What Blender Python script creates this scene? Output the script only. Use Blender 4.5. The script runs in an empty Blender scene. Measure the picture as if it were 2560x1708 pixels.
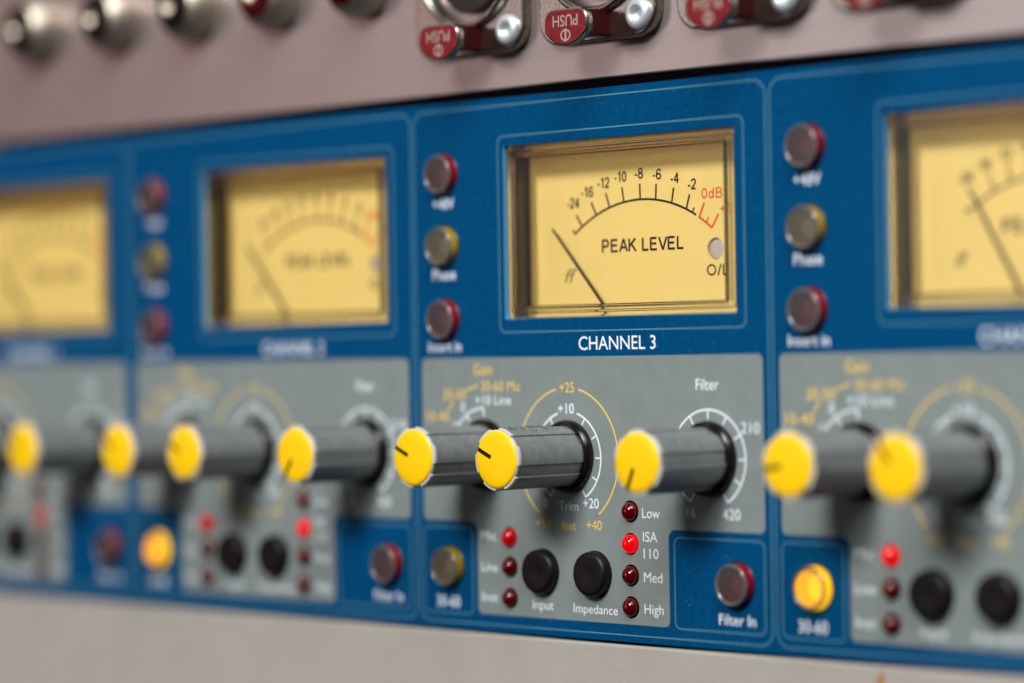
import bpy, math, random
from mathutils import Matrix, Vector
random.seed(7)
S = 0.001                      # everything below is measured in millimetres
scene = bpy.context.scene
col = scene.collection

# ------------------------------------------------------------------ camera
CX, CV, CZ = 300.123, 46.220, 343.362
YAW, PIT, ROL, FPX = 0.803902, 0.003350, -0.015734, 7540.34
d = Vector((-math.sin(YAW)*math.cos(PIT), math.sin(PIT), -math.cos(YAW)*math.cos(PIT)))   # (u, v, z)
right = d.cross(Vector((0, 1, 0))).normalized()
up = right.cross(d)
c, s = math.cos(ROL), math.sin(ROL)
right, up = right*c + up*s, up*c - right*s
B = lambda p: Vector((p[0], -p[2], p[1]))          # panel (u right, v up, z out) -> Blender
cam_data = bpy.data.cameras.new('camera')
cam = bpy.data.objects.new('camera', cam_data)
col.objects.link(cam)
R, U, D = B(right), B(up), B(d)
cam.matrix_world = Matrix(((R.x, U.x, -D.x, CX*S), (R.y, U.y, -D.y, -CZ*S), (R.z, U.z, -D.z, CV*S), (0, 0, 0, 1)))
cam_data.sensor_width = 36.0
cam_data.lens = FPX/2560*36.0
cam_data.clip_start = 0.02
cam_data.clip_end = 20.0
cam_data.dof.use_dof = True
cam_data.dof.focus_distance = 0.4768
cam_data.dof.aperture_fstop = 5.3
cam_data.dof.aperture_ratio = 1.18
scene.camera = cam

# ------------------------------------------------------------------ world (dim studio room)
world = bpy.data.worlds.new('World')
scene.world = world
world.use_nodes = True
nt = world.node_tree
nt.nodes.clear()
out = nt.nodes.new('ShaderNodeOutputWorld')
bg = nt.nodes.new('ShaderNodeBackground')
tc = nt.nodes.new('ShaderNodeTexCoord')
sep = nt.nodes.new('ShaderNodeSeparateXYZ')
nt.links.new(tc.outputs['Generated'], sep.inputs[0])
mr = nt.nodes.new('ShaderNodeMapRange')
mr.inputs['From Min'].default_value = -1.0
nt.links.new(sep.outputs['X'], mr.inputs['Value'])
rx = nt.nodes.new('ShaderNodeValToRGB')             # reddish far left, bright band added for the aluminium to reflect, dark beyond
nt.links.new(mr.outputs[0], rx.inputs[0])
els = rx.color_ramp.elements
els[0].position, els[0].color = 0.04, (0.16, 0.05, 0.045, 1)
els[1].position, els[1].color = 0.97, (0.04, 0.036, 0.036, 1)
for p, k in ((0.09, (0.42, 0.12, 0.11)), (0.14, (1.45, 1.00, 0.93)), (0.185, (2.8, 2.75, 2.75)), (0.24, (3.2, 3.4, 3.45)), (0.285, (0.06, 0.055, 0.055))):
    e = els.new(p); e.color = (*k, 1)
mz = nt.nodes.new('ShaderNodeMapRange')
mz.inputs['From Min'].default_value = -1.0
nt.links.new(sep.outputs['Z'], mz.inputs['Value'])
rz = nt.nodes.new('ShaderNodeValToRGB')             # dark below, bright only in the band just above level, dim ceiling
nt.links.new(mz.outputs[0], rz.inputs[0])
ez = rz.color_ramp.elements
ez[0].position, ez[0].color = 0.30, (0.03, 0.02, 0.02, 1)
ez[1].position, ez[1].color = 0.85, (0.40, 0.40, 0.40, 1)
e = ez.new(0.47); e.color = (0.10, 0.075, 0.075, 1)
e = ez.new(0.525); e.color = (1.0, 1.0, 1.0, 1)
e = ez.new(0.59); e.color = (1.0, 1.0, 1.0, 1)
e = ez.new(0.65); e.color = (0.18, 0.18, 0.18, 1)
mul = nt.nodes.new('ShaderNodeMix'); mul.data_type = 'RGBA'; mul.blend_type = 'MULTIPLY'
mul.inputs['Factor'].default_value = 1.0
nt.links.new(rx.outputs[0], mul.inputs['A']); nt.links.new(rz.outputs[0], mul.inputs['B'])
nt.links.new(mul.outputs['Result'], bg.inputs['Color'])
bg.inputs['Strength'].default_value = 0.62
nt.links.new(bg.outputs[0], out.inputs[0])

# ------------------------------------------------------------------ lamps
def area(name, az, el, dist, sx, sy, watts, colour, aim=(-40, 45, 0)):
    L = bpy.data.lights.new(name, 'AREA')
    L.shape = 'ELLIPSE'; L.size = sx; L.size_y = sy; L.energy = watts; L.color = colour
    o = bpy.data.objects.new(name, L)
    col.objects.link(o)
    a, e = math.radians(az), math.radians(el)
    dirv = Vector((math.sin(a)*math.cos(e), -math.cos(a)*math.cos(e), math.sin(e)))
    o.location = B(aim)*S + dirv*dist
    o.rotation_euler = dirv.to_track_quat('Z', 'Y').to_euler()
    return o
area('key_lamp', 9, 32, 1.5, 0.40, 0.40, 19.2, (1.0, 0.985, 0.95))
area('ceiling_lamp', 48, 50, 1.4, 1.0, 0.8, 17.0, (0.95, 0.98, 1.0))

vs = scene.view_settings
vs.view_transform = 'Standard'; vs.look = 'None'; vs.exposure = 0.0; vs.gamma = 1.0
vs.use_curve_mapping = False
scene.cycles.max_bounces = 14
scene.cycles.transmission_bounces = 12
scene.cycles.use_denoising = True

# ------------------------------------------------------------------ materials
def mat(name, base, rough=0.5, metal=0.0, coat=0.0, emit=None, es=0.0, spec=0.5, trans=0.0, ior=1.5, coat_rough=0.03):
    m = bpy.data.materials.new(name); m.use_nodes = True
    b = m.node_tree.nodes['Principled BSDF']
    b.inputs['Base Color'].default_value = (*base, 1)
    b.inputs['Roughness'].default_value = rough
    b.inputs['Metallic'].default_value = metal
    b.inputs['Coat Weight'].default_value = coat
    b.inputs['Coat Roughness'].default_value = coat_rough
    b.inputs['Specular IOR Level'].default_value = spec
    b.inputs['Transmission Weight'].default_value = trans
    b.inputs['IOR'].default_value = ior
    if emit:
        b.inputs['Emission Color'].default_value = (*emit, 1)
        b.inputs['Emission Strength'].default_value = es
    return m

def nodes(m): return m.node_tree.nodes, m.node_tree.links, m.node_tree.nodes['Principled BSDF']

def add_bump(m, scale, strength, dist=0.00003, detail=2.0, stretch=None):
    N, L, b = nodes(m)
    t = N.new('ShaderNodeTexCoord'); n = N.new('ShaderNodeTexNoise'); bp = N.new('ShaderNodeBump')
    n.inputs['Scale'].default_value = scale; n.inputs['Detail'].default_value = detail
    if stretch:
        mp = N.new('ShaderNodeMapping'); mp.inputs['Scale'].default_value = stretch
        L.new(t.outputs['Object'], mp.inputs[0]); L.new(mp.outputs[0], n.inputs['Vector'])
    else:
        L.new(t.outputs['Object'], n.inputs['Vector'])
    bp.inputs['Strength'].default_value = strength; bp.inputs['Distance'].default_value = dist
    L.new(n.outputs[0], bp.inputs['Height']); L.new(bp.outputs[0], b.inputs['Normal'])
    return n

def vary(m, c0, c1, scale, lo=0.35, hi=0.65, stretch=None, detail=3.0, specks=None):
    """base colour wanders between two close colours; specks = (colour, cells per metre, threshold) scatters dust"""
    N, L, b = nodes(m)
    t = N.new('ShaderNodeTexCoord'); n = N.new('ShaderNodeTexNoise'); r = N.new('ShaderNodeValToRGB')
    n.inputs['Scale'].default_value = scale; n.inputs['Detail'].default_value = detail
    if stretch:
        mp = N.new('ShaderNodeMapping'); mp.inputs['Scale'].default_value = stretch
        L.new(t.outputs['Object'], mp.inputs[0]); L.new(mp.outputs[0], n.inputs['Vector'])
    else:
        L.new(t.outputs['Object'], n.inputs['Vector'])
    r.color_ramp.elements[0].position = lo; r.color_ramp.elements[0].color = (*c0, 1)
    r.color_ramp.elements[1].position = hi; r.color_ramp.elements[1].color = (*c1, 1)
    L.new(n.outputs[0], r.inputs[0])
    src = r.outputs[0]
    if specks:
        sc, cells, size, amount = specks
        v = N.new('ShaderNodeTexVoronoi'); v.inputs['Scale'].default_value = cells
        L.new(t.outputs['Object'], v.inputs['Vector'])
        lt = N.new('ShaderNodeMath'); lt.operation = 'LESS_THAN'; lt.inputs[1].default_value = size
        L.new(v.outputs['Distance'], lt.inputs[0])
        sp = N.new('ShaderNodeSeparateColor'); L.new(v.outputs['Color'], sp.inputs[0])
        gt = N.new('ShaderNodeMath'); gt.operation = 'GREATER_THAN'; gt.inputs[1].default_value = 1-amount
        L.new(sp.outputs[0], gt.inputs[0])
        mm = N.new('ShaderNodeMath'); mm.operation = 'MULTIPLY'
        L.new(lt.outputs[0], mm.inputs[0]); L.new(gt.outputs[0], mm.inputs[1])
        mk = N.new('ShaderNodeMath'); mk.operation = 'MULTIPLY'; mk.inputs[1].default_value = 0.55
        L.new(mm.outputs[0], mk.inputs[0])
        mx = N.new('ShaderNodeMix'); mx.data_type = 'RGBA'
        L.new(mk.outputs[0], mx.inputs['Factor']); L.new(src, mx.inputs['A'])
        mx.inputs['B'].default_value = (*sc, 1)
        src = mx.outputs['Result']
    L.new(src, b.inputs['Base Color'])

M = {}
M['blue'] = mat('blue_paint', (0.0012, 0.066, 0.185), 0.5, spec=0.025)
vary(M['blue'], (0.0005, 0.053, 0.152), (0.0007, 0.066, 0.178), 900, specks=((0.06, 0.24, 0.38), 3200, 0.24, 0.05))
add_bump(M['blue'], 5200, 0.35, 0.00002)
M['grey'] = mat('grey_print', (0.24, 0.285, 0.265), 0.55, spec=0.3)
vary(M['grey'], (0.196, 0.232, 0.225), (0.218, 0.253, 0.245), 260, specks=((0.5, 0.53, 0.53), 1500, 0.16, 0.02))
add_bump(M['grey'], 5200, 0.2, 0.00002)
M['line'] = mat('pale_line_print', (0.10, 0.26, 0.33), 0.5, spec=0.06)
M['white'] = mat('white_print', (0.80, 0.87, 0.95), 0.5, spec=0.3)
M['yellow_print'] = mat('yellow_print', (0.80, 0.56, 0.12), 0.5, spec=0.3)
M['cap'] = mat('yellow_cap_plastic', (1.0, 0.60, 0.0005), 0.38, spec=0.3)
vary(M['cap'], (0.97, 0.575, 0.0004), (1.0, 0.61, 0.0006), 500, specks=((0.75, 0.55, 0.2), 1500, 0.14, 0.02))
add_bump(M['cap'], 1800, 0.12, 0.00003)
M['knob'] = mat('grey_knob_plastic', (0.135, 0.145, 0.14), 0.34, spec=0.55, coat=0.2, coat_rough=0.2)
vary(M['knob'], (0.165, 0.174, 0.171), (0.205, 0.216, 0.212), 700, specks=((0.4, 0.42, 0.42), 1800, 0.18, 0.05))
add_bump(M['knob'], 4200, 0.10, 0.00002)
M['rim'] = mat('pale_rim_plastic', (0.55, 0.55, 0.53), 0.45)
M['black'] = mat('black_plastic', (0.006, 0.004, 0.004), 0.2, spec=0.4)
M['black_soft'] = mat('black_button_plastic', (0.0045, 0.003, 0.003), 0.40, spec=0.3)
add_bump(M['black_soft'], 3500, 0.25, 0.00003)
M['pointer'] = mat('black_pointer_inlay', (0.012, 0.005, 0.003), 0.6, spec=0.2)
M['dial'] = mat('yellow_dial_card', (0.98, 0.745, 0.25), 0.6, spec=0.2, emit=(1.0, 0.66, 0.22), es=0.055)  # weak amber glow added to brighten the card, as if backlit
vary(M['dial'], (0.965, 0.73, 0.24), (0.99, 0.755, 0.26), 220)
M['ink'] = mat('black_ink', (0.020, 0.008, 0.006), 0.6, spec=0.2)
M['ink_soft'] = mat('olive_ink', (0.22, 0.16, 0.04), 0.6, spec=0.2)
M['red_ink'] = mat('red_ink', (0.86, 0.085, 0.012), 0.6, spec=0.2)
M['needle'] = mat('needle_black', (0.02, 0.014, 0.006), 0.5)
M['housing'] = mat('meter_housing', (0.020, 0.008, 0.005), 0.4)
M['lens_grey'] = mat('grey_lamp_lens', (0.56, 0.52, 0.51), 0.35)
M['nickel'] = mat('brushed_nickel', (0.42, 0.36, 0.31), 0.27, metal=1.0)
vary(M['nickel'], (0.36, 0.31, 0.27), (0.50, 0.44, 0.39), 1500)
add_bump(M['nickel'], 2600, 0.5, 0.00006)
M['chrome'] = mat('chrome', (0.66, 0.65, 0.62), 0.13, metal=1.0)
M['jack'] = mat('dull_nickel_barrel', (0.50, 0.43, 0.35), 0.42, metal=0.92)
M['zinc'] = mat('zinc_screw', (0.66, 0.70, 0.74), 0.38, metal=0.55)
M['tab_red'] = mat('red_tab_enamel', (0.24, 0.005, 0.008), 0.4, coat=0.12, coat_rough=0.25, spec=0.3)
vary(M['tab_red'], (0.13, 0.003, 0.005), (0.22, 0.006, 0.008), 900)
M['dark_red'] = mat('dark_red_insert', (0.05, 0.001, 0.002), 0.35, spec=0.3)
M['silver_print'] = mat('silver_print', (0.50, 0.42, 0.37), 0.35, metal=0.5)
M['alu'] = mat('brushed_aluminium', (0.40, 0.33, 0.32), 0.27, metal=0.66)
vary(M['alu'], (0.385, 0.312, 0.302), (0.425, 0.352, 0.342), 60, stretch=(1, 30, 90), specks=((0.9, 0.88, 0.86), 1800, 0.12, 0.02))
add_bump(M['alu'], 120, 0.03, 0.00002, detail=4, stretch=(1, 30, 60))
M['beige'] = mat('beige_powder_coat', (0.375, 0.345, 0.305), 0.6, spec=0.3)
vary(M['beige'], (0.395, 0.360, 0.322), (0.415, 0.380, 0.340), 120)
add_bump(M['beige'], 1100, 0.55, 0.00012, detail=3)
M['rack'] = mat('rack_black', (0.008, 0.004, 0.004), 0.6, spec=0.2)
M['rust'] = mat('orange_stain', (0.42, 0.17, 0.03), 0.6)
M['lint'] = mat('dark_lint', (0.03, 0.035, 0.045), 0.9, spec=0.1)
M['dust'] = mat('pale_dust', (0.26, 0.31, 0.34), 0.9, spec=0.1)
# coloured lamps
M['b_red'] = mat('red_button_body', (0.30, 0.001, 0.012), 0.16, coat=0.4)
M['b_yel'] = mat('yellow_button_body', (0.42, 0.27, 0.003), 0.16, coat=0.4)
M['b_lit'] = mat('amber_lit_body', (0.7, 0.4, 0.0), 0.2, emit=(1.0, 0.56, 0.0), es=1.0)
M['f_red'] = mat('smoky_red_face', (0.085, 0.062, 0.068), 0.32, coat=0.3, coat_rough=0.25)
M['f_yel'] = mat('smoky_yellow_face', (0.135, 0.115, 0.085), 0.32, coat=0.3, coat_rough=0.25)
M['f_lit'] = mat('amber_lit_face', (0.42, 0.27, 0.08), 0.3, emit=(1.0, 0.42, 0.0), es=0.30)
def translucent(m, tint, k):
    N, L, b = nodes(m)
    o = N['Material Output']; mx = N.new('ShaderNodeMixShader'); tr = N.new('ShaderNodeBsdfTransparent')
    tr.inputs['Color'].default_value = (*tint, 1); mx.inputs[0].default_value = k
    L.new(b.outputs[0], mx.inputs[1]); L.new(tr.outputs[0], mx.inputs[2]); L.new(mx.outputs[0], o.inputs[0])
translucent(M['f_red'], (0.9, 0.75, 0.76), 0.45); translucent(M['f_yel'], (0.9, 0.85, 0.7), 0.45); translucent(M['f_lit'], (1.0, 0.9, 0.7), 0.5)
M['l_red'] = mat('red_lamp_element', (0.30, 0.05, 0.055), 0.5); M['l_yel'] = mat('yellow_lamp_element', (0.40, 0.31, 0.12), 0.5)
M['l_lit'] = mat('amber_lamp_element', (0.8, 0.5, 0.05), 0.5, emit=(1.0, 0.50, 0.0), es=1.9)
M['b_rim'] = mat('clear_grey_rim', (0.11, 0.11, 0.108), 0.12, coat=0.7)
M['b_ring'] = mat('dark_button_ring', (0.02, 0.016, 0.016), 0.3)
M['led_off'] = mat('red_led_off', (0.095, 0.0, 0.001), 0.04, coat=0.5, spec=0.4)
M['led_dim'] = mat('red_led_glowing_faintly', (0.30, 0.0, 0.004), 0.04, coat=0.5, spec=0.4, emit=(1.0, 0.0, 0.01), es=0.18)
M['led_far'] = mat('red_led_lit_weakly', (0.30, 0.0, 0.002), 0.06, coat=0.3, spec=0.4, emit=(1.0, 0.0, 0.003), es=0.30)
M['led_on'] = mat('red_led_lit', (0.40, 0.0, 0.002), 0.04, coat=0.5, spec=0.4, emit=(1.0, 0.0, 0.003), es=0.6)

def pane_material():
    m = bpy.data.materials.new('clear_pane'); m.use_nodes = True
    N, L = m.node_tree.nodes, m.node_tree.links
    N.clear()
    o = N.new('ShaderNodeOutputMaterial'); mx = N.new('ShaderNodeMixShader')
    tr = N.new('ShaderNodeBsdfTransparent'); gl = N.new('ShaderNodeBsdfGlossy'); fr = N.new('ShaderNodeFresnel')
    tr.inputs['Color'].default_value = (0.99, 0.98, 0.95, 1)
    gl.inputs['Roughness'].default_value = 0.03
    fr.inputs['IOR'].default_value = 1.35
    L.new(fr.outputs[0], mx.inputs[0]); L.new(tr.outputs[0], mx.inputs[1]); L.new(gl.outputs[0], mx.inputs[2])
    L.new(mx.outputs[0], o.inputs[0])
    return m
M['pane'] = pane_material()
def acrylic_material():
    m = bpy.data.materials.new('clear_acrylic'); m.use_nodes = True
    N, L = m.node_tree.nodes, m.node_tree.links
    N.clear()
    o = N.new('ShaderNodeOutputMaterial'); mx = N.new('ShaderNodeMixShader')
    tr = N.new('ShaderNodeBsdfTransparent'); gl = N.new('ShaderNodeBsdfGlass')
    tr.inputs['Color'].default_value = (0.97, 0.94, 0.86, 1); gl.inputs['Color'].default_value = (0.98, 0.96, 0.90, 1)
    gl.inputs['IOR'].default_value = 1.49; gl.inputs['Roughness'].default_value = 0.01
    mx.inputs[0].default_value = 0.92
    L.new(tr.outputs[0], mx.inputs[1]); L.new(gl.outputs[0], mx.inputs[2]); L.new(mx.outputs[0], o.inputs[0])
    return m
M['acrylic'] = acrylic_material()
M['bounce'] = mat('amber_bounce_strip', (0.60, 0.33, 0.02), 0.5)
M['edge'] = mat('lit_cut_edge_blue', (0.10, 0.34, 0.58), 0.35)  # pale blue carries the bright reflection on the cut edge

# ------------------------------------------------------------------ mesh helpers
class MB:
    def __init__(self): self.v = []; self.f = []; self.s = []
    def quad(self, pts, smooth=False):
        i = len(self.v); self.v += [tuple(p) for p in pts]
        self.f.append(tuple(range(i, i+len(pts)))); self.s.append(smooth)
    def box(self, u0, u1, v0, v1, z0, z1):
        i = len(self.v)
        self.v += [(u, v, z) for z in (z0, z1) for v in (v0, v1) for u in (u0, u1)]
        for f in ((0, 2, 3, 1), (4, 5, 7, 6), (0, 1, 5, 4), (2, 6, 7, 3), (0, 4, 6, 2), (1, 3, 7, 5)):
            self.f.append(tuple(i+k for k in f)); self.s.append(False)
    def grid(self, rows, closed=True, smooth=True):
        """rows of equal length; closed = the row wraps round"""
        i = len(self.v); n = len(rows[0])
        for r in rows: self.v += [tuple(p) for p in r]
        for a in range(len(rows)-1):
            for b in range(n if closed else n-1):
                b2 = (b+1) % n
                self.f.append((i+a*n+b, i+a*n+b2, i+(a+1)*n+b2, i+(a+1)*n+b)); self.s.append(smooth)
        return i
    def lathe(self, prof, u=0, v=0, n=64, smooth=True, cap0=False, cap1=False, shape=None):
        """prof: (radius, z) pairs round the axis along z"""
        rows = []
        for r, z in prof:
            row = []
            for k in range(n):
                a = 2*math.pi*k/n
                rr = r if shape is None else shape(a, r)
                row.append((u+rr*math.cos(a), v+rr*math.sin(a), z))
            rows.append(row)
        self.grid(rows, True, smooth)
        if cap0: self.quad(rows[0][::-1])
        if cap1: self.quad(rows[-1])
    def stroke(self, pts, w, z, closed=False):
        P = [Vector(p) for p in pts]; n = len(P)
        L, Rr = [], []
        for i in range(n):
            a = P[i-1] if (closed or i > 0) else P[i]
            b = P[(i+1) % n] if (closed or i < n-1) else P[i]
            t = (b-a).normalized(); nn = Vector((-t.y, t.x))
            L.append((*(P[i]+nn*w/2), z)); Rr.append((*(P[i]-nn*w/2), z))
        i0 = len(self.v)
        self.v += L+Rr
        for i in range(n if closed else n-1):
            j = (i+1) % n
            self.f.append((i0+n+i, i0+n+j, i0+j, i0+i)); self.s.append(False)
    def tube(self, pts, r, n=8):
        P = [Vector(p) for p in pts]; rows = []
        for i in range(len(P)):
            t = (P[min(i+1, len(P)-1)]-P[max(i-1, 0)]).normalized()
            a = t.cross(Vector((0.3, 0.2, 1))).normalized(); b = t.cross(a)
            rows.append([P[i]+(a*math.cos(k*2*math.pi/n)+b*math.sin(k*2*math.pi/n))*r for k in range(n)])
        self.grid(rows, True, True)
        self.quad(rows[0][::-1]); self.quad(rows[-1])
    def mesh(self, m, off=(0, 0)):
        me = bpy.data.meshes.new('mesh')
        me.from_pydata([(u*S, -z*S, v*S) for u, v, z in self.v], [], self.f)
        me.polygons.foreach_set('use_smooth', self.s)
        me.materials.append(M[m] if isinstance(m, str) else m)
        me.update()
        return me

def link(name, me, parent=None, loc=(0, 0, 0), rot=0.0):
    o = bpy.data.objects.new(name, me)
    col.objects.link(o)
    o.location = (loc[0]*S, -loc[2]*S, loc[1]*S)
    o.rotation_euler = (0, -rot, 0)
    if parent: o.parent = parent
    return o

def thing(name, label, cat):
    o = bpy.data.objects.new(name, None); col.objects.link(o)
    o.empty_display_size = 0.02
    o['label'] = label; o['category'] = cat
    return o

def arc(cu, cv, r, a0, a1, n=40):
    return [(cu+r*math.cos(math.radians(a0+(a1-a0)*i/n)), cv+r*math.sin(math.radians(a0+(a1-a0)*i/n))) for i in range(n+1)]

def rrect(u0, u1, v0, v1, r, n=8):
    return (arc(u1-r, v1-r, r, 0, 90, n)+arc(u0+r, v1-r, r, 90, 180, n)+arc(u0+r, v0+r, r, 180, 270, n)+arc(u1-r, v0+r, r, 270, 360, n))

def circle(u, v, r, n=48): return arc(u, v, r, 0, 360*(n-1)/n, n-1)

def baked(ob):
    col.objects.link(ob)
    bpy.context.view_layer.update()
    dg = bpy.context.evaluated_depsgraph_get()
    me = bpy.data.meshes.new_from_object(ob.evaluated_get(dg))
    bpy.data.objects.remove(ob)
    return me

def sheet(loops, m, z, thick=0.0, bevel=0.0):
    """flat plate cut from 2-D loops (inner loops become holes); z is its front face"""
    cu = bpy.data.curves.new('plate', 'CURVE'); cu.dimensions = '2D'; cu.fill_mode = 'BOTH'
    cu.extrude = max(0.0, thick/2-bevel)*S; cu.bevel_depth = bevel*S; cu.bevel_resolution = 3
    cu.offset = -bevel*S
    for lp in loops:
        sp = cu.splines.new('POLY'); sp.points.add(len(lp)-1); sp.use_cyclic_u = True
        for i, p in enumerate(lp): sp.points[i].co = (p[0]*S, p[1]*S, 0, 1)
    me = baked(bpy.data.objects.new('plate', cu))
    me.transform(Matrix(((1, 0, 0, 0), (0, 0, -1, -(z-thick/2)*S), (0, 1, 0, 0), (0, 0, 0, 1))))
    me.materials.clear(); me.materials.append(M[m])
    return me

_glyph = {}
def glyphs(txt, bold=0.0, shear=0.0):
    key = (txt, bold, shear)
    if key not in _glyph:
        cu = bpy.data.curves.new('words', 'FONT'); cu.body = txt; cu.size = 1.0
        cu.offset = bold; cu.shear = shear; cu.resolution_u = 4
        me = baked(bpy.data.objects.new('words', cu))
        _glyph[key] = ([(v.co.x, v.co.y) for v in me.vertices], [tuple(p.vertices) for p in me.polygons])
    return _glyph[key]
CAP = None
def words(mb, txt, u0, u1, v, cap, z, bold=0.0, shear=0.0, rot=0.0):
    """write txt between u0 and u1 on baseline v with capitals cap mm high"""
    global CAP
    if CAP is None:
        CAP = max(p[1] for p in glyphs('H')[0])
    vs_, fs = glyphs(txt, bold, shear)
    x0, x1 = min(p[0] for p in vs_), max(p[0] for p in vs_)
    k = (u1-u0)/(x1-x0); ky = cap/CAP
    i = len(mb.v)
    for x, y in vs_:
        a, b = u0+(x-x0)*k, v+y*ky
        if rot:
            mu, mv = (u0+u1)/2, v+cap/2
            a, b = mu+(a-mu)*math.cos(rot)-(b-mv)*math.sin(rot), mv+(a-mu)*math.sin(rot)+(b-mv)*math.cos(rot)
        mb.v.append((a, b, z))
    for f in fs: mb.f.append(tuple(i+q for q in f)); mb.s.append(False)

def ell(cx, cy, rx_, ry_, a0, a1, n=18):
    return [(cx+rx_*math.cos(math.radians(a0+(a1-a0)*i/n)), cy+ry_*math.sin(math.radians(a0+(a1-a0)*i/n))) for i in range(n+1)]
BLOCK = {   # plain grotesque capitals and figures: (advance, strokes)
    '-': (0.46, [[(0.05, 0.36), (0.36, 0.36)]]), '+': (0.74, [[(0.04, 0.42), (0.62, 0.42)], [(0.33, 0.13), (0.33, 0.71)]]),
    '1': (0.62, [[(0.10, 0.74), (0.24, 0.82), (0.35, 0.98)], [(0.35, 1.0), (0.35, 0.0)]]),
    '2': (0.74, [ell(0.32, 0.70, 0.25, 0.23, 175, -32)+[(0.30, 0.30), (0.10, 0.13), (0.07, 0.07)], [(0.03, 0.07), (0.60, 0.07)]]),
    '4': (0.74, [[(0.46, 0.0), (0.46, 0.98)], [(0.46, 0.93), (0.06, 0.30)], [(0.02, 0.29), (0.64, 0.29)]]),
    '6': (0.74, [ell(0.32, 0.30, 0.24, 0.24, 0, 360), ell(0.34, 0.50, 0.27, 0.44, 32, 195)]),
    '8': (0.74, [ell(0.32, 0.73, 0.21, 0.20, 0, 360), ell(0.32, 0.28, 0.25, 0.22, 0, 360)]),
    '0': (0.74, [ell(0.32, 0.50, 0.24, 0.44, 0, 360)]),
    'd': (0.76, [ell(0.30, 0.34, 0.22, 0.28, 0, 360), [(0.54, 0.0), (0.54, 1.0)]]),
    'B': (0.86, [[(0.10, 0.0), (0.10, 1.0)], [(0.10, 0.94), (0.36, 0.94)]+ell(0.40, 0.73, 0.19, 0.21, 80, -90, 10)+[(0.10, 0.53)], [(0.36, 0.53)]+ell(0.42, 0.295, 0.23, 0.235, 80, -90, 10)+[(0.10, 0.06)]]),
    'P': (0.84, [[(0.10, 0.0), (0.10, 1.0)], [(0.10, 0.94), (0.40, 0.94)]+ell(0.42, 0.70, 0.21, 0.24, 80, -90, 10)+[(0.10, 0.46)]]),
    'E': (0.84, [[(0.10, 0.0), (0.10, 1.0)], [(0.10, 0.94), (0.66, 0.94)], [(0.10, 0.52), (0.62, 0.52)], [(0.10, 0.06), (0.68, 0.06)]]),
    'A': (0.84, [[(0.05, 0.0), (0.40, 1.0)], [(0.40, 1.0), (0.75, 0.0)], [(0.18, 0.33), (0.62, 0.33)]]),
    'K': (0.86, [[(0.10, 0.0), (0.10, 1.0)], [(0.68, 1.0), (0.10, 0.38)], [(0.30, 0.58), (0.72, 0.0)]]),
    'L': (0.74, [[(0.10, 0.0), (0.10, 1.0)], [(0.10, 0.06), (0.62, 0.06)]]),
    'V': (0.80, [[(0.03, 1.0), (0.38, 0.0)], [(0.38, 0.0), (0.73, 1.0)]]),
    'O': (1.0, [ell(0.46, 0.50, 0.38, 0.45, 0, 360, 28)]), '/': (0.46, [[(0.05, -0.02), (0.34, 1.02)]]), ' ': (0.40, []),
}
def block(mb, txt, u0, u1, v, cap, z, w=0.15):
    """the meter's printed lettering, drawn between u0 and u1"""
    x = 0; L = []; zi = 0
    for ch_ in txt:
        adv, st_ = BLOCK[ch_]
        L += [[(x+a, b) for a, b in q] for q in st_]; x += adv
    lo = min(a for q in L for a, b in q)-w*0.35; hi = max(a for q in L for a, b in q)+w*0.35
    k = (u1-u0)/(hi-lo)
    for q in L:
        closed = len(q) > 8 and abs(q[0][0]-q[-1][0]) < 1e-6 and abs(q[0][1]-q[-1][1]) < 1e-6
        P_ = [(u0+(a-lo)*k, v+b*cap) for a, b in (q[:-1] if closed else q)]
        mb.stroke(P_, w*cap, z+0.002*(zi % 6), closed); zi += 1

# ------------------------------------------------------------------ rack behind everything
rk = MB(); rk.box(-270, 110, -60, 150, -60, -45)
o = link('rack_wall', rk.mesh('rack')); o['kind'] = 'structure'

# ------------------------------------------------------------------ the preamplifier
P = 79.9106
pre = thing('microphone_preamplifier', 'blue and grey rack preamplifier with yellow meters and yellow capped grey knobs', 'preamplifier')
CH = {1: -3*P, 2: -2*P, 3: -P, 4: 0.0}
BTN = {'+48V': (7.75, 76.1, 'red'), 'Phase': (7.75, 64.0, 'yel'), 'Insert': (7.75, 51.75, 'red'), 'Filter': (72.42, 10.15, 'red'), 'Gain': (7.95, 10.35, 'yel')}
LED = {'Low': (50.05, 20.72), 'ISA': (50.0, 15.6), 'Med': (49.98, 10.62), 'High': (49.93, 5.6), 'Mic': (22.45, 15.68), 'Line': (22.5, 10.85), 'Inst': (22.45, 5.72)}
SEL = {'Input': (30.2, 10.45), 'Impedance': (42.05, 10.5)}
KNB = {'gain': (16.75, 29.3), 'trim': (36.3, 29.25), 'filter': (66.87, 29.25)}
WIN = (22.3, 73.1, 51.57, 80.0)      # meter window of a channel

holes = []
for c0 in CH.values():
    holes.append(rrect(c0+WIN[0], c0+WIN[1], WIN[2], WIN[3], 0.4, 4))
    for u, v, _ in BTN.values(): holes.append(circle(c0+u, v, 3.55))
    for u, v in LED.values(): holes.append(circle(c0+u, v, 1.75, 32))
    for u, v in SEL.values(): holes.append(circle(c0+u, v, 3.75))
panel = link('front_panel', sheet([rrect(-262, 102, 0, 88, 0.6)]+holes, 'blue', 0.0, 1.6, 0.12), pre)
chassis = MB(); chassis.box(-256, 96, 2.0, 85, -44, -14)
link('chassis', chassis.mesh('rack'), pre)

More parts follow.
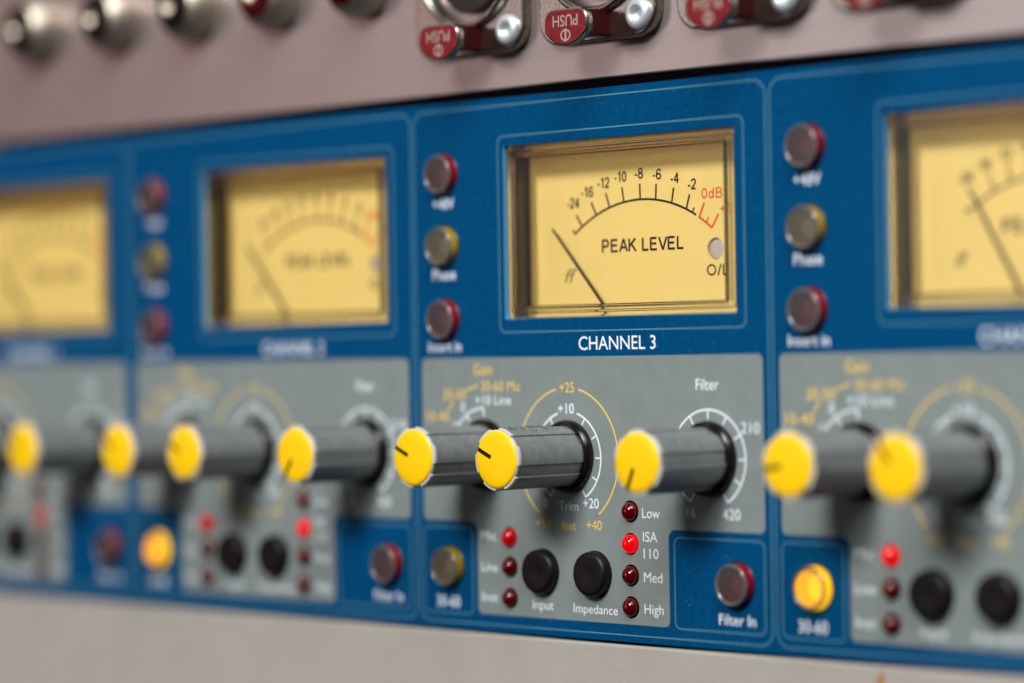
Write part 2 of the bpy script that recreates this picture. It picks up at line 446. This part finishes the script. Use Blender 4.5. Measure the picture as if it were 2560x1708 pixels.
def grey_loop(c0):
    L = []
    L += arc(c0+77.2, 44.3, 1.0, 0, 90, 6)+arc(c0+2.65, 44.3, 1.0, 90, 180, 6)
    L += arc(c0+2.65, 19.1, 1.0, 180, 270, 6)
    L += arc(c0+13.3, 16.65, 1.45, 90, 0, 6)                 # blue box corner bites in
    L += arc(c0+15.75, 3.85, 1.0, 180, 270, 6)+arc(c0+57.2, 3.85, 1.0, 270, 360, 6)
    L += arc(c0+59.65, 16.65, 1.45, 180, 90, 6)
    L += arc(c0+77.2, 19.1, 1.0, 270, 360, 6)
    return L

for k, c0 in CH.items():
    hl = [circle(c0+u, v, 1.75, 32) for u, v in LED.values()]+[circle(c0+u, v, 3.75) for u, v in SEL.values()]
    link('grey_field', sheet([grey_loop(c0)]+hl, 'grey', 0.015), panel)
    # pale outlines
    mb = MB()
    mb.stroke(rrect(c0+0.45, c0+79.46, 1.15, 86.75, 2.3, 12), 0.19, 0.02, True)
    mb.stroke(rrect(c0+21.0, c0+74.95, 49.4, 81.62, 1.2), 0.19, 0.02, True)
    mb.stroke(rrect(c0+59.4, c0+78.0, 2.75, 16.9, 1.1), 0.18, 0.02, True)
    mb.stroke(rrect(c0+1.55, c0+13.55, 2.65, 16.95, 1.1), 0.18, 0.02, True)
    link('outline_print', mb.mesh('line'), panel)
    # white print
    w = MB(); z = 0.035
    T = lambda t, a, b, v, cap, bold=0.0, mbx=w: words(mbx, t, c0+a, c0+b, v, cap, z, bold)
    T('CHANNEL %d' % k, 39.15, 56.1, 46.32, 2.12, 0.004)
    T('+48V', 5.0, 10.3, 70.4, 1.65, 0.008); T('Phase', 4.75, 10.4, 58.5, 1.7, 0.008); T('Insert in', 3.45, 11.55, 46.4, 1.65, 0.008)
    T('+10 Line', 14.7, 23.3, 37.5, 1.55); T('0', 11.15, 12.25, 36.3, 1.6); T('-10', 8.3, 10.5, 33.2, 1.5)
    T('+10', 34.2, 37.85, 36.13, 1.57, 0.006); T('0', 30.6, 31.6, 20.8, 1.5); T('Trim', 34.1, 38.5, 20.5, 1.5); T('+20', 39.6, 43.1, 21.0, 1.55, 0.004)
    T('Filter', 64.45, 69.2, 39.87, 1.7, 0.004); T('210', 73.65, 77.4, 33.25, 1.65); T('420', 69.6, 73.25, 20.0, 1.6); T('16', 62.2, 64.0, 20.15, 1.55)
    T('34', 57.6, 60.6, 31.95, 1.6)
    T('Low', 52.6, 56.4, 19.78, 1.55); T('ISA', 52.7, 55.8, 16.05, 1.55); T('110', 52.8, 56.0, 13.42, 1.55); T('Med', 52.8, 56.75, 9.7, 1.55); T('High', 52.8, 56.9, 4.72, 1.55)
    T('Input', 27.7, 32.5, 4.25, 1.5); T('Impedance', 37.05, 46.95, 4.17, 1.42)
    T('Mic', 15.65, 19.3, 15.12, 1.48); T('Line', 15.7, 19.5, 9.95, 1.48); T('Inst', 15.75, 19.5, 5.0, 1.48)
    T('Filter In', 68.55, 76.05, 3.93, 1.58, 0.006); T('30-60', 4.6, 10.3, 3.65, 1.75, 0.006)
    link('white_lettering', w.mesh('white'), panel)
    ws = MB()
    ws.stroke(arc(c0+16.7, 29.1, 7.85, 90, 152), 0.3, z)
    for a in (90, 121, 152):
        ws.stroke(arc(c0+16.7, 29.1, 7.85, a, a, 1)[:1]+arc(c0+16.7, 29.1, 6.5, a, a, 1)[:1], 0.3, z+0.004)
    ws.stroke(arc(c0+36.3, 29.03, 7.41, 73, -58), 0.3, z)
    ws.stroke(arc(c0+36.3, 29.03, 7.41, 107, 238), 0.3, z)
    for a in (58, 29, 0, -29, -58, 122, 151, 180, 209, 238):
        ws.stroke([arc(c0+36.3, 29.03, r, a, a, 1)[0] for r in (7.41, 6.2)], 0.26, z+0.004)
    ws.stroke(arc(c0+66.87, 29.2, 7.62, 240, -60, 60), 0.3, z)
    for a in range(-60, 241, 30):
        ws.stroke([arc(c0+66.87, 29.2, r, a, a, 1)[0] for r in (7.62, 6.15)], 0.26, z+0.004)
    link('white_scale', ws.mesh('white'), panel)
    y = MB()
    T('Gain', 14.4, 18.9, 42.45, 1.8, 0.006, y); T('30-60 Mic', 16.2, 25.6, 39.75, 1.65, 0.0, y); T('20-50', 6.8, 12.4, 38.4, 1.65, 0.004, y)
    T('10-40', 2.65, 8.3, 34.75, 1.6, 0.004, y); T('+25', 34.6, 37.95, 39.5, 1.62, 0.006, y)
    T('+10', 28.75, 32.1, 17.55, 1.5, 0.004, y); T('Inst', 34.75, 37.95, 17.35, 1.45, 0.004, y); T('+40', 40.3, 43.7, 17.55, 1.5, 0.004, y)
    y.stroke([(c0+8.25, 36.7), (c0+9.5, 38.15)], 0.3, z); y.stroke([(c0+12.6, 39.85), (c0+15.4, 40.75)], 0.3, z)
    y.stroke(arc(c0+36.3, 29.03, 11.25, 77, -53, 60), 0.3, z); y.stroke(arc(c0+36.3, 29.03, 11.25, 103, 233, 60), 0.3, z)
    link('yellow_lettering', y.mesh('yellow_print'), panel)

# dust and lint lying on the panel
ds = MB()
for i in range(80):
    u, v = random.uniform(-58, 2), random.uniform(2, 87)
    r = random.uniform(0.03, 0.085)
    if -57 < u < -6 and 50 < v < 81: continue
    ds.lathe([(0.001, 0.09), (r*0.7, 0.08), (r, 0.045), (r, 0.03)], u, v, 7)
link('dust', ds.mesh('dust'), panel)['kind'] = 'stuff'

# ---- level meters
MZ = -6.07
PIV = (47.66, 45.35)
def meter_meshes():
    G = {}
    a0, a1, b0, b1 = WIN
    h = MB()                                          # dark housing walls behind the window
    g0, g1, e0, e1 = a0+0.05, a1+0.3, b0-0.3, b1+0.1
    h.box(g0-1, g0, e0-1, e1+1, -9, -2.6); h.box(g1, g1+1, e0-1, e1+1, -9, -2.6)
    h.box(g0, g1, e0-1, e0, -9, -2.6); h.box(g0, g1, e1, e1+1, -9, -2.6)
    h.box(g0, g1, e0, e1, -9.2, -8.2)
    G['housing'] = h.mesh('housing')
    lp = MB(); lp.box(g0+0.02, g1-0.02, e1-0.06, e1-0.01, MZ+0.02, -2.6)  # amber strip added to bounce warm colour onto the shaded dial top
    G['bounce_strip'] = lp.mesh('bounce')
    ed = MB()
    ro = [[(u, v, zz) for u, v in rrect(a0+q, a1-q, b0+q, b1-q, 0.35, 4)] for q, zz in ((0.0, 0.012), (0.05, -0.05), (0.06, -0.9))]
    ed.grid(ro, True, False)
    G['lit_window_edge'] = ed.mesh('edge')
    hole = circle(63.5, 61.8, 1.72)
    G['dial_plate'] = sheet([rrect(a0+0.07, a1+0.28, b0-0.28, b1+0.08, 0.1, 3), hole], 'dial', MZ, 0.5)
    lens = MB(); lens.lathe([(0.001, MZ-0.38), (1.2, MZ-0.40), (1.66, MZ-0.46), (1.66, MZ-1.6)], 63.5, 61.8, 32)
    G['overload_lamp'] = lens.mesh('lens_grey')
    # scale
    z = MZ+0.02
    b = MB()
    def ang(p): return math.degrees(math.atan2(p[1]-45.352, p[0]+32.246))
    base = [(-45.6, 66.48), (-42.3, 68.11), (-39.27, 69.25), (-36.06, 69.98), (-32.43, 70.19), (-29.04, 70.03), (-25.58, 69.38), (-22.46, 68.22)]
    tip = [(-46.88, 68.31), (-43.41, 70.26), (-40.1, 71.6), (-36.46, 72.4), (-32.48, 72.75), (-28.89, 72.51), (-25.12, 71.71), (-21.72, 70.51)]
    Q = lambda p: (p[0]+P, p[1])
    b.stroke(arc(PIV[0], PIV[1], 24.88, ang((-47.15, 65.2)), ang((-20.4, 67.2)), 60), 0.37, z)
    for p, t in zip(base, tip): b.stroke([Q(p), Q(t)], 0.36, z+0.004)
    b.stroke([Q((-47.11, 65.17)), Q((-47.72, 65.95))], 0.34, z+0.004)
    b.stroke([Q((-21.17, 67.62)), Q((-20.79, 68.4))], 0.3, z+0.004)
    z2 = z
    for t, x0, x1, v in (('-24', -48.97, -46.08, 69.45), ('-16', -45.79, -42.93, 71.1), ('-12', -41.99, -39.23, 72.42), ('-10', -38.18, -35.45, 73.2), ('-8', -33.69, -31.75, 73.55), ('-6', -29.7, -27.79, 73.2), ('-4', -25.8, -23.9, 72.42), ('-2', -22.14, -20.29, 71.25)):
        block(b, t, x0+P, x1+P, v, 1.72, z2, 0.175)
    block(b, 'PEAK LEVEL', -41.12+P, -23.04+P, 62.0, 2.06, z2, 0.19)
    block(b, 'O/L', -18.28+P, -13.5+P, 57.65, 1.7, z2, 0.17)
    G['black_scale'] = b.mesh('ink')
    f = MB(); words(f, 'ff', -49.75+P, -46.9+P, 57.3, 2.25, z2, 0.0, 0.3)
    G['emblem'] = f.mesh('ink_soft')
    r = MB()
    r.stroke(arc(PIV[0], PIV[1], 24.88, ang((-19.85, 66.93)), ang((-17.0, 65.0)), 14), 0.37, z)
    r.stroke([Q((-19.74, 66.86)), Q((-18.61, 69.06))], 0.36, z+0.004); r.stroke([Q((-17.11, 65.07)), Q((-15.64, 67.2))], 0.36, z+0.004)
    r.stroke([Q((-18.17, 66.0)), Q((-17.72, 66.8))], 0.28, z+0.004)
    block(r, '0dB', -19.17+P, -14.83+P, 69.68, 1.66, z2, 0.155)
    block(r, '+2', -15.5+P, -12.5+P, 67.3, 1.6, z2, 0.13)
    G['red_scale'] = r.mesh('red_ink')
    # clear cover: an acrylic border with two fine grooves, and the thin pane inside it
    o0, o1, p0, p1 = a0+0.15, a1-0.12, b0+0.08, b1-0.08
    tw, zf = 1.9, -0.75
    ring = MB()
    def rr(ins, zz): return [(u, v, zz) for u, v in rrect(o0+ins, o1-ins*1.48, p0+ins, p1-ins, max(0.12, 0.5-ins*0.3), 4)]
    prof = [(0, -2.5), (0, zf-0.25), (0.1, zf-0.08), (0.3, zf)]
    for g in (0.82, 1.55):
        prof += [(g-0.16, zf), (g-0.06, zf-0.10), (g, zf-0.16), (g+0.06, zf-0.10), (g+0.16, zf)]
    prof += [(tw, zf), (tw, -2.5), (0, -2.5)]
    ring.grid([rr(*q) for q in prof], True, False)
    G['clear_cover'] = ring.mesh('acrylic')
    gk = MB()  # dark loops stand for refraction lines seen in the acrylic border
    gk.stroke([(u, v) for u, v, _ in rr(tw+0.02, 0)], 0.22, -2.53, True); gk.stroke([(u, v) for u, v, _ in rr(1.0, 0)], 0.26, -2.53, True)
    G['refraction_lines'] = gk.mesh('housing')
    pn = MB(); pn.quad([(u, v, zf-0.12) for u, v in ((o0+tw, p0+tw), (o1-tw*1.48, p0+tw), (o1-tw*1.48, p1-tw), (o0+tw, p1-tw))])
    G['window_pane'] = pn.mesh('pane')
    return G
MG = meter_meshes()
def needle_mesh(deg, length=28.1):
    n = MB(); a = math.radians(deg); zN = -4.7
    dirn = Vector((math.cos(a), math.sin(a), 0)); sd = Vector((-dirn.y, dirn.x, 0))
    st = Vector((PIV[0], PIV[1], zN))+dirn*9.0
    en = Vector((PIV[0], PIV[1], zN))+dirn*length
    i = len(n.v)
    for p, hw in ((st, 0.24), (en, 0.16)):
        for q in ((-1, -1), (1, -1), (1, 1), (-1, 1)):
            n.v.append(tuple(p+sd*hw*q[0]+Vector((0, 0, 0.1*q[1]))))
    for f in ((3, 2, 1, 0), (4, 5, 6, 7), (0, 1, 5, 4), (1, 2, 6, 5), (2, 3, 7, 6), (3, 0, 4, 7)):
        n.f.append(tuple(i+k for k in f)); n.s.append(False)
    return n.mesh('needle')
NEEDLE = {1: 131.5, 2: 131.5, 3: 132.2, 4: 120.5}
for k, c0 in CH.items():
    m_ = link('level_meter', MG['housing'], pre, (c0, 0, 0))
    for nm in ('dial_plate', 'overload_lamp', 'black_scale', 'red_scale', 'emblem', 'clear_cover', 'refraction_lines', 'window_pane', 'bounce_strip', 'lit_window_edge'):
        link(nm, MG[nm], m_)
    link('needle', needle_mesh(NEEDLE[k], 27.2 if k == 4 else 28.1), m_)

# ---- knobs
def knob_meshes():
    G = {}
    def flute(depth):
        def f(a, r):
            x = (math.degrees(a)+30) % 60-30
            if abs(x) < 12.5:
                return r-depth
            return r
        return f
    N = 288
    body = MB()
    body.lathe([(4.2, 0.6), (4.85, 1.35), (4.9, 1.6), (4.95, 15.25)], 0, 0, N, False, shape=flute(0.22))
    G['body'] = body.mesh('knob')
    for p in G['body'].polygons: p.use_smooth = False
    rim = MB()
    rim.lathe([(4.97, 15.2), (5.0, 15.35), (5.0, 15.72), (4.9, 15.84), (4.55, 15.84), (4.5, 15.5)], 0, 0, N, False, shape=lambda a, r: flute(0.3)(a, r) if r > 4.7 else r)
    G['rim'] = rim.mesh('rim')
    cap = MB()
    prof = [(4.56, 15.55), (4.56, 15.86), (4.50, 15.98), (4.36, 16.08), (4.1, 16.15), (3.4, 16.22), (2.4, 16.27), (1.2, 16.3), (0.001, 16.31)]
    cap.lathe(prof, 0, 0, 72, True)
    G['cap'] = cap.mesh('cap')
    pt = MB(); hw = 0.34; i0 = len(pt.v)
    rows = []
    def capz(r):
        q = prof[1:]
        for (ra, za), (rb, zb) in zip(q, q[1:]):
            if rb <= r <= ra: return zb+(za-zb)*(r-rb)/(ra-rb)
        return 15.86
    rs = [0.95, 1.6, 2.4, 3.0, 3.5, 4.0, 4.3, 4.5]
    pt.grid([[(r, -hw, capz(math.hypot(r, hw))+0.02), (r, hw, capz(math.hypot(r, hw))+0.02)] for r in rs], False, False)
    pt.box(4.5, 4.63, -hw, hw, 15.5, 15.93)
    G['pointer'] = pt.mesh('pointer')
    cl = MB()
    cl.lathe([(5.85, 0.0), (5.85, 0.35), (5.78, 0.75), (5.6, 1.05), (5.3, 1.25), (4.9, 1.35), (4.0, 1.36)], 0, 0, 96, True)
    G['collar'] = cl.mesh('black')
    return G
KG = knob_meshes()
ANG = {(1, 'gain'): 160, (1, 'trim'): 215, (1, 'filter'): 150, (2, 'gain'): 150, (2, 'trim'): 156, (2, 'filter'): 234,
       (3, 'gain'): 157.5, (3, 'trim'): 157.5, (3, 'filter'): 244, (4, 'gain'): 187, (4, 'trim'): 129, (4, 'filter'): 200}
knob3 = None
for k, c0 in CH.items():
    for nm, (u, v) in KNB.items():
        if k == 4 and nm == 'filter': continue
        kb = link('control_knob', KG['body'], pre, (c0+u, v, 0), math.radians(ANG[(k, nm)]))
        for part in ('collar', 'rim', 'cap', 'pointer'): link(part, KG[part], kb)
        if (k, nm) == (3, 'trim'): knob3 = kb
# lint on the top of the trim knob
ln = MB()
th = math.radians(157.5)
for i in range(75):
    zc = random.uniform(4, 14.8); a = random.uniform(62, 132)
    n = random.randint(3, 6); pts = []
    da, dz, cur = random.uniform(-2.4, 2.4), random.uniform(-0.12, 0.12), random.uniform(-0.5, 0.5)
    for q in range(n+1):
        aa = math.radians(a)-th
        rr_ = 5.0+0.04+0.03*random.random()
        pts.append((rr_*math.cos(aa), rr_*math.sin(aa), zc))
        a += da*math.cos(cur*q)+0.6*math.sin(2*cur*q); zc += dz+0.07*math.sin(cur*q*1.7)
    ln.tube(pts, random.uniform(0.018, 0.04), 5)
link('lint', ln.mesh('lint'), knob3)['kind'] = 'stuff'

# ---- round lamp buttons
def button_meshes(kind):
    G = {}
    b = MB(); b.lathe([(3.25, -3), (3.25, 1.15), (3.2, 1.45)], 0, 0, 64, True)
    G['body'] = b.mesh('b_'+kind)
    r = MB(); r.lathe([(3.2, 1.44), (3.15, 1.62), (3.0, 1.76), (2.85, 1.74), (2.72, 1.62), (2.66, 1.5)], 0, 0, 64, True)
    G['rim'] = r.mesh('b_rim')
    f = MB(); f.lathe([(2.68, 1.53), (2.0, 1.56), (1.0, 1.58), (0.001, 1.58)], 0, 0, 64, True)
    G['lens'] = f.mesh('f_'+kind)
    le = MB(); le.lathe([(2.0, -1.0), (1.9, -0.55), (1.2, -0.3), (0.001, -0.22)], 0, 0, 40, True)
    G['lamp_element'] = le.mesh('l_'+kind)
    g = MB(); g.lathe([(3.52, -1.6), (3.52, 0.02), (3.46, 0.06), (3.32, 0.06), (3.3, -1.5)], 0, 0, 64, False)
    G['collar'] = g.mesh('b_ring')
    return G
BG = {k: button_meshes(k) for k in ('red', 'yel', 'lit')}
for k, c0 in CH.items():
    for nm, (u, v, kind) in BTN.items():
        if k == 4 and nm == 'Filter': continue
        if nm == 'Gain' and k in (2, 4): kind = 'lit'
        bo = link('lamp_button', BG[kind]['body'], pre, (c0+u, v, 0))
        if kind == 'lit': bo['label'] = 'amber button glowing'
        for part in ('collar', 'rim', 'lens', 'lamp_element'): link(part, BG[kind][part], bo)
# ---- black push buttons
b = MB(); b.lathe([(3.62, -2.5), (3.62, 1.15), (3.5, 1.5), (3.25, 1.68), (2.8, 1.74), (1.4, 1.66), (0.001, 1.62)], 0, 0, 64, True)
sel_mesh = b.mesh('black_soft')
for k, c0 in CH.items():
    for u, v in SEL.values(): link('push_button', sel_mesh, pre, (c0+u, v, 0))
# ---- indicator lamps
def led_mesh(m):
    b = MB(); pr = [(1.5, -2.5), (1.5, 0.1)]
    pr += [(1.5*math.cos(math.radians(t)), 0.1+1.3*math.sin(math.radians(t))) for t in range(10, 90, 10)]+[(0.001, 1.4)]
    b.lathe(pr, 0, 0, 40, True)
    return b.mesh(m)
LM = {k: led_mesh('led_'+k) for k in ('off', 'dim', 'far', 'on')}
seat_ = MB(); seat_.lathe([(1.745, -0.2), (1.745, -2.2), (0.001, -2.2)], 0, 0, 32, False)
seat_mesh = seat_.mesh('rack')
STATE = {(1, 'ISA'): 'far', (2, 'ISA'): 'on', (2, 'Mic'): 'far', (3, 'ISA'): 'on', (3, 'Mic'): 'dim', (4, 'Mic'): 'on'}
for k, c0 in CH.items():
    for nm, (u, v) in LED.items():
        st = STATE.get((k, nm), 'off')
        o = link('indicator_lamp', LM[st], pre, (c0+u, v, 0))
        link('lamp_seat', seat_mesh, o)
        if st == 'on': o['label'] = 'bright red indicator lamp, lit'

# ------------------------------------------------------------------ the connector panel above
PB = 89.45
pp = thing('connector_panel', 'brushed aluminium rack panel with metal sockets and red push tabs above the blue unit', 'patch panel')
link('panel_plate', sheet([rrect(-262, 102, PB, 150, 0.5)], 'alu', 0.0, 3.0, 0.25), pp)
def socket_meshes():
    G = {}
    fl = rrect(-13, 13, -15.5, 15.5, 4.5, 10)
    me = sheet([fl, circle(0, 0, 10.0, 64)], 'nickel', 2.0, 2.0, 0.45)
    G['flange'] = me
    r = MB(); r.lathe([(11.5, 1.9), (11.3, 2.9), (10.9, 3.3), (10.5, 3.2), (10.0, 2.4), (9.9, 0.0), (9.9, -6)], 0, 0, 96, True)
    G['collar'] = r.mesh('nickel')
    i_ = MB(); i_.lathe([(9.95, -4.6), (8.6, -4.5), (8.4, 1.2), (8.0, 1.5), (0.001, 1.5)], 0, 0, 64, False)
    G['insert'] = i_.mesh('black')
    h = MB()
    for a in (90, 210, 330):
        cu_, cv_ = 4.2*math.cos(math.radians(a)), 4.2*math.sin(math.radians(a))
        h.lathe([(1.5, 1.51), (1.3, 1.53), (1.1, 1.51), (1.05, 1.5)], cu_, cv_, 24)
    G['contact'] = h.mesh('chrome')
    sc = MB()
    sc.lathe([(2.55, 2.0), (2.55, 2.25), (2.4, 2.65), (2.05, 2.95), (1.6, 3.05), (1.25, 2.98), (1.0, 2.75), (0.86, 2.2), (0.001, 2.15)], 0, 0, 48, True)
    G['screw'] = sc.mesh('zinc')
    # release tab: a rounded tongue with a bowed lower edge, on a stem
    def tongue(ins):
        L = arc(2.75, -12.75, 2.0-ins, 0, 90, 6)+arc(-2.75, -12.75, 2.0-ins, 90, 180, 6)
        low = []
        for q in range(13):
            t = -1+2*q/12
            low.append((t*(4.75-ins), -14.3-2.25*(1-abs(t)**2.4)+ins*0.9))
        return L+low
    G['release_tab'] = sheet([tongue(0)], 'nickel', 8.85, 1.5, 0.35)
    G['tab_face'] = sheet([tongue(0.3)], 'tab_red', 8.87, 0.0)
    st = MB(); st.box(-3.2, 3.2, -14.6, -10.9, 0.8, 7.4)
    G['tab_stem'] = st.mesh('dark_red')
    t = MB(); words(t, 'PUSH', -2.75, 2.75, -13.55, 1.75, 8.9, 0.004, rot=math.pi)
    t.stroke([(0.05+1.0*math.cos(a*math.pi/14), -14.95+0.8*math.sin(a*math.pi/14)) for a in range(28)], 0.26, 8.9, True)
    t.stroke([(0.05, -16.0), (0.05, -13.95)], 0.36, 8.905)
    G['tab_lettering'] = t.mesh('silver_print')
    return G
XG = socket_meshes()
for i, (u, v) in enumerate([(-63.3, 110.7), (-33.85, 110.65), (-3.65, 110.6), (26.4, 110.6)]):
    sk = link('cable_socket', XG['flange'], pp, (u, v, 0))
    for nm in ('collar', 'insert', 'contact', 'tab_stem'): link(nm, XG[nm], sk)
    tb = link('release_tab', XG['release_tab'], sk)
    link('tab_face', XG['tab_face'], sk); link('tab_lettering', XG['tab_lettering'], sk)
    link('screw', XG['screw'], sk, (9.5, -12, 0)); link('screw', XG['screw'], sk, (-9.5, 12, 0))
def jack_meshes():
    G = {}
    dome = [(6.5, 0.0), (6.5, 1.8), (6.35, 3.0), (5.9, 4.2), (5.1, 5.2), (4.1, 5.9), (2.9, 6.35), (1.5, 6.6)]
    b = MB(); b.lathe(dome+[(1.45, 5.5), (0.001, 5.5)], 0, 0, 72, True)
    G['barrel'] = b.mesh('jack')
    c_ = MB(); c_.lathe([(4.55, 5.66), (4.1, 5.95), (2.9, 6.40), (1.7, 6.62), (1.6, 5.0)], 0, 0, 48, True)
    G['dark'] = c_.mesh('black'); G['red'] = c_.mesh('dark_red')
    return G
JG = jack_meshes()
for i, u in enumerate((-187.0, -162.0, -138.2, -114.6, -91.0)):
    j = link('jack_socket', JG['barrel'], pp, (u, 110.4, 0))
    link('insert', JG['red' if i > 2 else 'dark'], j)

# ------------------------------------------------------------------ the blank panel below
bp_ = thing('blank_panel', 'plain beige powder coated rack panel below the blue unit', 'panel')
link('panel_plate', sheet([rrect(-262, 102, -44, -0.45, 0.5)], 'beige', 0.0, 3.0, 0.45), bp_)
st = MB()
st.quad([(20.4, -1.3, 0.012), (19.75, -1.9, 0.012), (19.3, -3.2, 0.012), (19.35, -4.6, 0.012), (20.2, -4.5, 0.012), (20.75, -3.0, 0.012), (20.85, -1.7, 0.012)])
link('stain', st.mesh('rust'), bp_)
